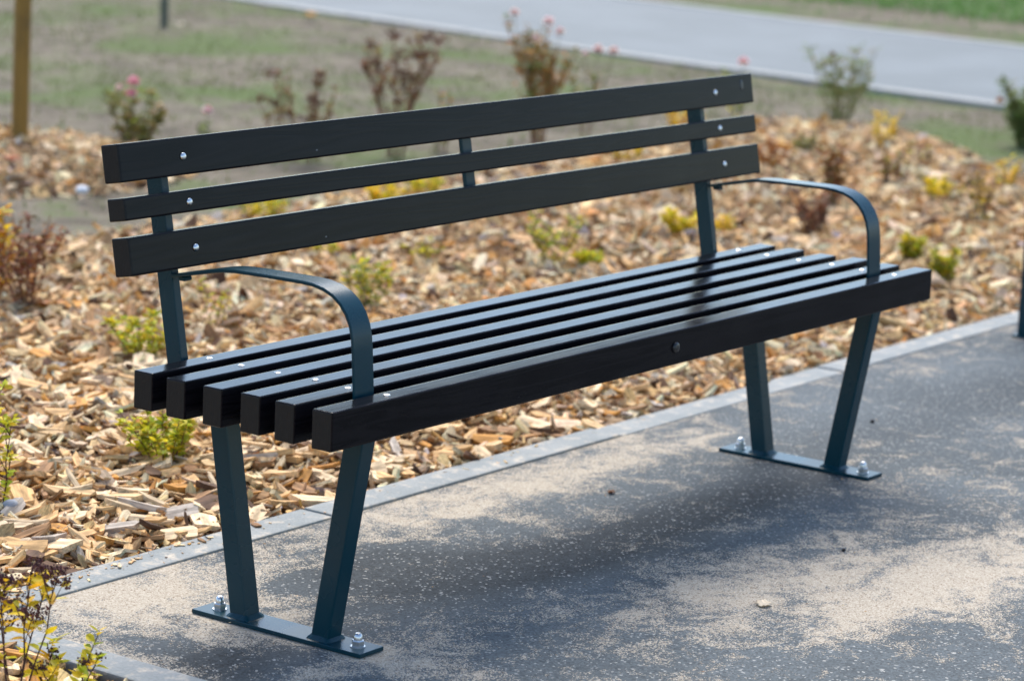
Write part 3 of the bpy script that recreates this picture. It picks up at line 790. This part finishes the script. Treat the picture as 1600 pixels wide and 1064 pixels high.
def shrub(name, label, cat, base, h, spread, stems, leafcols, leafL, per, seed, stemcol=(.16, .08, .05), stem_r=.0028, bare=.25, twigs=3,
          heads=0.0, headcols=None, head_r=.0028, flowers=(), group=None, upright=.5, z0=None, leafw=.45):
    """base: point on the ground; stems with twigs, each its own mesh; foliage; seed heads; flowers as (dx, dy, dz, r, cols)"""
    r = np.random.default_rng(seed)
    root = empty(name, (base[0], base[1], base[2])); tag(root, label, cat, group)
    fol, seedh = Acc(), Acc()
    for s in range(stems):
        a = Acc(); az = 2*math.pi*(s + r.uniform(-.35, .35))/stems; hh = h*r.uniform(.62, 1.02); out = spread*r.uniform(.3, 1.0)
        P = []; wob = r.normal(0, .03*h, (5, 2))
        for k in range(6):
            t_ = k/5; e = t_**(1.0+upright)
            P.append((math.cos(az)*(.012 + out*e) + (wob[min(k, 4)][0]*t_), math.sin(az)*(.012 + out*e) + wob[min(k, 4)][1]*t_, -.02 + (hh+.02)*t_))
        P = np.array(P); a.add(*tube_np(P, stem_r, stem_r*.45), np.array(stemcol)*r.uniform(.7, 1.3))
        tips = [(P[-1], P[-1]-P[-2])]
        def along(t_):
            f = t_*5; k = min(int(f), 4); return P[k] + (P[k+1]-P[k])*(f-k)
        for tw in range(twigs):
            t_ = r.uniform(max(bare, .35), .92); p0 = along(t_); a2 = r.uniform(0, 6.283); l = h*r.uniform(.12, .3)*(1.2-t_*.5)
            d = np.array([math.cos(a2)*.6, math.sin(a2)*.6, .75])
            p1 = p0 + d*l*.5 + np.array([0, 0, .1*l]); p2 = p0 + d*l + np.array([0, 0, .28*l])
            a.add(*tube_np([p0, p1, p2], stem_r*.55, stem_r*.3, 4), np.array(stemcol)*r.uniform(.7, 1.3)); tips.append((p2, p2-p1))
            for q in range(int(per*.8)):
                u_ = r.uniform(.2, 1.0); az2 = r.uniform(0, 6.283); dd = np.array([math.cos(az2), math.sin(az2), r.uniform(-.1, .9)])
                leaf(fol, p0 + (p2-p0)*u_, dd, leafL*r.uniform(.6, 1.2), leafL*leafw*r.uniform(.7, 1.2), pickc(leafcols, r), r)
        for q in range(int(per*1.5)):
            t_ = r.uniform(bare, 1.0); az2 = r.uniform(0, 6.283); dd = np.array([math.cos(az2), math.sin(az2), r.uniform(-.1, 1.0)])
            leaf(fol, along(t_), dd, leafL*r.uniform(.6, 1.2), leafL*leafw*r.uniform(.7, 1.2), pickc(leafcols, r), r)
        if heads > 0:
            for (tp, td) in tips:
                if r.random() > heads: continue
                R_ = h*r.uniform(.05, .11)
                for q in range(9):
                    az2 = r.uniform(0, 6.283); rr2 = R_*math.sqrt(r.random()); e = tp + np.array([math.cos(az2)*rr2, math.sin(az2)*rr2, R_*.35*r.uniform(.5, 1.1)])
                    a.add(*tube_np([tp, (tp+e)/2 + np.array([0, 0, -.1*R_]), e], stem_r*.3, stem_r*.2, 3), np.array(stemcol)*.8)
                    for z in range(5):
                        c = e + r.normal(0, head_r*1.5, 3); seedh.add(c + OCT*head_r*r.uniform(.6, 1.2), OCTF, pickc(headcols, r))
        a.obj('stem', STEMM, root)
    f_ = fol.obj('foliage', LEAFM, root)
    if seedh.V: tag(seedh.obj('seed_heads', STEMM, root, False), kind='stuff')
    for dx, dy, dz, fr, cols in flowers:
        # a short stalk carries the bloom
        st = Acc(); st.add(*tube_np([(dx*.5, dy*.5, dz*.5), (dx*.85, dy*.85, dz*.8), (dx, dy, dz)], .002, .0014, 4), (.12, .13, .04)); st.obj('stalk', STEMM, root)
        bloom(root, (dx, dy, dz), fr, cols, r)
    return root
def spot(u, v, bed_=True):
    p = at(u, v, 0.0)
    z = float(bed_z(np.array([p[0]]), np.array([p[1]]))[0]) if bed_ else -.045
    p = at(u, v, z); return (p[0], p[1], z)
def px(n, base):   # photo pixels to metres at a thing's distance
    return n*float(np.linalg.norm(np.array(base)-CAM))/FPX
def off(du, dv_up, base):   # sideways / upward offset seen from the photograph, in metres
    k = px(1, base); return (CR[0]*du*k, CR[1]*du*k, dv_up*k)

def fl(base, du, up, rpx, cols):
    a, b, c = off(du, up, base); return (a, b, c, px(rpx, base), cols)
SH = 'low shrubs in the mulch bed'
# foreground, bottom left
b = spot(22, 1100); shrub('spirea_plant', 'dry spirea with maroon seed heads and yellow leaves at the bottom left corner', 'plant', b, px(232, b), px(75, b), 6, YEL, .028, 5, 101,
    (.07, .035, .03), .0019, .42, 3, .8, [(.085, .03, .035), (.13, .05, .045), (.06, .025, .025)],   .0026, upright=.2)
b = spot(98, 1092); shrub('spirea_plant', 'small spirea with yellow green leaves before the kerb corner', 'plant', b, px(105, b), px(55, b), 5, YEL+YG, .026, 6, 102,
    (.07, .035, .03), .0017, .4, 3, .55, [(.05, .02, .022), (.09, .04, .03)], .002, upright=.1)
b = spot(-4, 800); shrub('leafy_plant', 'upright plant with yellow green tufts cut by the left edge', 'plant', b, px(205, b), px(22, b), 4, YG, .021, 16, 103, (.09, .045, .03), .0018, .1, 2, upright=.1)
b = spot(258, 728); shrub('spirea_plant', 'dense yellow green spirea under the bench by the left leg', 'plant', b, px(92, b), px(78, b), 15, YG, .021, 17, 104, (.13, .07, .04), .0018, .12, 3, upright=0, group=SH)
b = spot(222, 568); shrub('spirea_plant', 'loose yellow green spirea behind the left end of the seat', 'plant', b, px(84, b), px(56, b), 12, YG, .021, 13, 105, (.15, .09, .05), .0016, .15, 3, upright=.1, group=SH)
b = spot(335, 520); shrub('spirea_plant', 'sparse yellowish twigs seen under the left armrest', 'plant', b, px(84, b), px(38, b), 6, YG+OLV, .015, 6, 106, (.2, .13, .08), .0014, .2, 3, group=SH)
b = spot(38, 488); shrub('red_shrub', 'reddish brown autumn shrub at the left edge', 'plant', b, px(150, b), px(58, b), 12, RED, .022, 13, 107, (.14, .05, .035), .002, .1, 4, upright=.3, group=SH)
b = spot(-8, 470); shrub('orange_shrub', 'orange leaved plant cut by the left edge', 'plant', b, px(145, b), px(26, b), 8, ORG+YEL, .03, 13, 108, (.14, .06, .03), .002, .25, 3, upright=.3, group=SH)
# behind the backrest, along the far edge of the bed
b = spot(208, 262); shrub('rose_bush', 'small rose bush with two bright pink blooms left of the backrest', 'plant', b, px(118, b), px(46, b), 10, OLV+OLV+GRN+YG[2:3], .036, 12, 109, (.16, .1, .05), .003, .2, 4, upright=.2,
    flowers=[fl(b, -2, 132, 10.5, PINK), fl(b, -5, 114, 9, PINK), fl(b, -24, 122, 7, PALE), fl(b, 40, 96, 7, [(.75, .6, .4)])])
b = spot(322, 262); shrub('rose_bush', 'single stemmed rose with one pale pink bud above the top slat', 'plant', b, px(76, b), px(6, b), 3, GRN, .034, 9, 110, (.1, .12, .04), .003, .3, 1, upright=.2, flowers=[fl(b, 0, 88, 9, PALE+PINK[:1])])
b = spot(474, 278); shrub('dry_shrub', 'thin brown dry stems above the left half of the backrest', 'plant', b, px(172, b), px(76, b), 13, BRN+RED[:1]+OLV+GRN[:1], .026, 18, 111, (.17, .085, .055), .003, .45, 1, .3, BRN, .005, upright=-.25)
b = spot(618, 270); shrub('dry_shrub', 'tallest brown dry shrub behind the middle of the backrest', 'plant', b, px(218, b), px(58, b), 12, BRN+RED[:1]+OLV[:2], .026, 24, 112, (.17, .08, .055), .0032, .5, 2, .35, BRN, .006, upright=.1)
b = spot(688, 262); shrub('rose_bush', 'low bush with orange green leaves right of the tall dry shrub', 'plant', b, px(130, b), px(24, b), 6, OLV+ORG[:1]+GRN, .028, 8, 113, (.2, .12, .06), .0028, .35, 2, upright=.3)
b = spot(838, 246); shrub('rose_bush', 'tall rose bush with pink blooms above the middle of the backrest', 'plant', b, px(196, b), px(58, b), 13, OLV+RED[3:]+ORG[:1]+GRN[1:2], .036, 13, 114, (.22, .1, .05), .0034, .25, 4, upright=.5,
    flowers=[fl(b, -44, 222, 8.5, PALE), fl(b, 9, 210, 10, PALE+PINK[1:2]), fl(b, 28, 196, 8, PALE+PINK[1:2]), fl(b, -10, 185, 6, PALE)])
b = spot(915, 236); shrub('rose_bush', 'leaning rose branch with two peach buds above the backrest', 'plant', b, px(140, b), px(30, b), 4, OLV+GRN, .03, 9, 115, (.2, .11, .05), .003, .4, 2, upright=.5,
    flowers=[fl(b, 12, 158, 9, PALE), fl(b, 36, 157, 8, PALE), fl(b, -8, 150, 6, PALE)])
b = spot(1148, 206); shrub('rose_bush', 'rose with one pink bud behind the right end of the top slat', 'plant', b, px(100, b), px(20, b), 4, GRN+YG[:2], .03, 9, 116, (.14, .12, .05), .003, .3, 2, flowers=[fl(b, 7, 108, 9, PALE+PINK)])
b = spot(1312, 196); shrub('green_shrub', 'feathery green shrub at the far edge of the mulch', 'plant', b, px(126, b), px(58, b), 11, GRN+OLV[:2], .05, 15, 117, (.14, .12, .05), .0034, .08, 3, upright=-.1, leafw=.16,
    flowers=[fl(b, -18, 108, 6, OLV)])
b = spot(1600, 252); shrub('green_shrub', 'dark green shrub cut by the right edge', 'plant', b, px(122, b), px(52, b), 14, GRN[:2]+OLV[2:3], .048, 20, 118, (.1, .08, .04), .0034, .05, 4, upright=-.1, leafw=.24, flowers=[fl(b, -44, 90, 7, ORG)])
# yellow spireas through the gaps and on the right
for i, (u, v, hp, sp, cols, lab, den) in enumerate([
    (415, 352, 46, 42, YEL[:2]+YG, 'yellow spirea seen between the lower two back slats on the left', 10),
    (600, 330, 44, 34, YEL+YG[:1], 'yellow spirea seen between the lower back slats near the middle strap', 11),
    (660, 318, 40, 30, YEL[:2]+YG, 'yellow spirea just left of the middle strap', 10),
    (572, 488, 74, 34, YG+GRN[2:], 'yellow green spirea right behind the left armrest bend', 9),
    (662, 418, 40, 22, OLV+YG[:2], 'small brownish green sprig below the backrest', 6),
    (860, 424, 86, 50, YG+GRN[2:]+BRN[:1], 'wide yellow green spirea below the middle of the backrest', 9),
    (922, 426, 30, 18, YG, 'tiny yellow green tuft behind the rear seat slat', 9),
    (1062, 378, 42, 26, YG[:2]+YEL[:2], 'bright yellow tuft left of the right back post', 13),
    (1128, 372, 28, 14, YEL, 'little yellow sprig right of the right back post', 6),
    (980, 262, 44, 36, YEL+OLV, 'yellow spirea seen through the gap below the middle slat', 9),
    (1062, 218, 46, 30, YEL[:3]+ORG[:1], 'golden spirea seen through the gap below the top slat', 10),
    (1206, 268, 46, 24, ORG+RED[:2], 'orange leaved sprig beside the right end of the backrest', 9),
    (1256, 242, 24, 20, GRN+OLV, 'flat green sprig with a pink petal near the right slat ends', 8),
    (1298, 330, 84, 14, RED[:3]+ORG[:1]+OLV, 'dark russet upright sprig behind the right armrest', 12),
    (1270, 374, 58, 34, BRN+RED[:2], 'withered brown tuft under the right armrest', 13),
    (1380, 236, 52, 26, YEL, 'yellow sprig near the far end of the mulch', 8),
    (1394, 298, 50, 26, BRN+OLV+YG[:1], 'brown dry tuft right of the right armrest', 9),
    (1462, 318, 36, 26, YG[:2]+YEL[:2], 'bright yellow tuft on the mulch at the right', 11),
    (1528, 352, 80, 36, YEL+OLV+BRN, 'yellow and brown spirea at the right', 9),
    (1574, 300, 44, 20, YEL+ORG[:1], 'golden sprig at the right edge', 7),
    (1424, 414, 40, 16, YG, 'yellow green sprig behind the right end of the front slat', 13),
    (1472, 446, 48, 15, YG+OLV[:1], 'yellow green sprig right of the front slat end', 12),
    (1440, 262, 36, 22, BRN+YG[:1], 'faint brown sprig far right on the mulch', 5),
    (505, 404, 30, 22, YG+RED[:1], 'faint yellow green sprig below the lowest back slat', 5),
    (150, 330, 90, 34, OLV+[(.3, .25, .16)], 'thin straw coloured stems at the left end of the backrest', 3)]):
    b = spot(u, v); shrub('spirea_plant', lab, 'plant', b, px(hp*1.22, b), px(sp*1.1, b), max(6, int(den*.9)), cols, .023 if hp < 60 else .025, den, 200+i, (.17, .1, .06), .002, .12, 3, upright=.15, group=SH)

# ------------------------------------------------------------------ fallen leaves, pebbles
def fallen(name, label, p, L_, w, col, rz, curl=.25, cat='leaf', mat=LEAFM):
    n = 9; V = []; F = []
    for k in range(n):
        t_ = k/(n-1); hw = w/2*math.sin(math.pi*min(1, t_*.94+.05))**.8*(1 + .16*math.sin(k*2.3))
        for j in range(5):
            s = (j-2)/2
            V.append(((t_-.5)*L_, s*hw, .0015 + curl*L_*((t_-.5)**2) + curl*.9*abs(s)**1.6*hw + .002*math.sin(k*1.7+j)))
    for k in range(n-1):
        for j in range(4): F.append((k*5+j, k*5+j+1, (k+1)*5+j+1, (k+1)*5+j))
    V = np.array(V); C = np.clip(np.array(col)*rng.uniform(.85, 1.15, (len(V), 1)), 0, .9)
    me = mesh_np(name, V, [4]*len(F), np.array(F).ravel(), mat, C, True)
    o = link(bpy.data.objects.new(name, me)); o.location = p; o.rotation_euler = (0, 0, rz)
    md = o.modifiers.new('thickness', 'SOLIDIFY'); md.thickness = .0006
    return tag(o, label, cat)
p = at(955, 771); fallen('fallen_leaf', 'small curled brown leaf on the pavement under the bench', (p[0], p[1], .001), .024, .016, (.14, .05, .02), .3, .35)
p = at(1193, 945); fallen('fallen_leaf', 'pale cream leaf on the sandy pavement in front', (p[0], p[1], .001), .040, .028, (.75, .66, .52), .5, .15)
p = at(84, 486, .02); fallen('fallen_leaf', 'large orange brown leaf on the mulch beside the red shrub', (p[0], p[1], .03), .09, .05, (.42, .15, .03), -.6, .5)
p = at(1225, 250, .02); fallen('fallen_leaf', 'orange leaf lying on the mulch right of the backrest', (p[0], p[1], .03), .07, .045, (.45, .17, .03), .2, .4)
p = at(280, 46, -.04); fallen('fallen_leaf', 'pale leaf on the far grass near the peg', (p[0], p[1], -.02), .055, .05, (.78, .74, .62), .9, .6)
p = at(486, 31, -.04); fallen('fallen_leaf', 'yellow orange leaf on the far grass by the footpath', (p[0], p[1], -.02), .11, .07, (.75, .42, .06), .3, .5)
p = at(18, 274, .0); fallen('fallen_leaf', 'rust red leaf on the mulch below the tree stake', (p[0], p[1], .05), .09, .06, (.45, .13, .05), .9, .5)
def pebble(label, p, r_, seed, name='pebble', mat=STONE, sc=(1, .8, .6)):
    bm = bmesh.new(); bmesh.ops.create_icosphere(bm, subdivisions=2, radius=r_); rr2 = random.Random(seed)
    for v in bm.verts: v.co = Vector((v.co.x*sc[0], v.co.y*sc[1], v.co.z*sc[2]))*(1 + rr2.uniform(-.08, .08))
    o = bobj(name, bm, mat, None, True); o.location = p; return tag(o, label, 'pebble')
p = at(283, 681, .05); q = spot(283, 700); pebble('grey pebble beside the spirea under the bench', (q[0], q[1], .035), .014, 1)
q = spot(16, 808); pebble('blue grey pebble on the mulch at the left edge', (q[0], q[1], .028), .019, 2)
q = spot(128, 345); pebble('white pebble on the soil left of the backrest', (q[0], q[1], -.01), .025, 3, mat=mat_simple('white stone', (.75, .75, .78), .8, 0, .1, 40, .2))
DARK = mat_simple('dark crumb', (.02, .016, .014), .9, 0, .3, 60, .3)
p = at(1318, 861); pebble('tiny black speck on the sandy pavement in front', (p[0], p[1], .003), .0048, 4, mat=DARK)
p = at(1363, 660); pebble('tiny black speck on the dark pavement by the right leg', (p[0], p[1], .003), .0065, 5, mat=DARK)
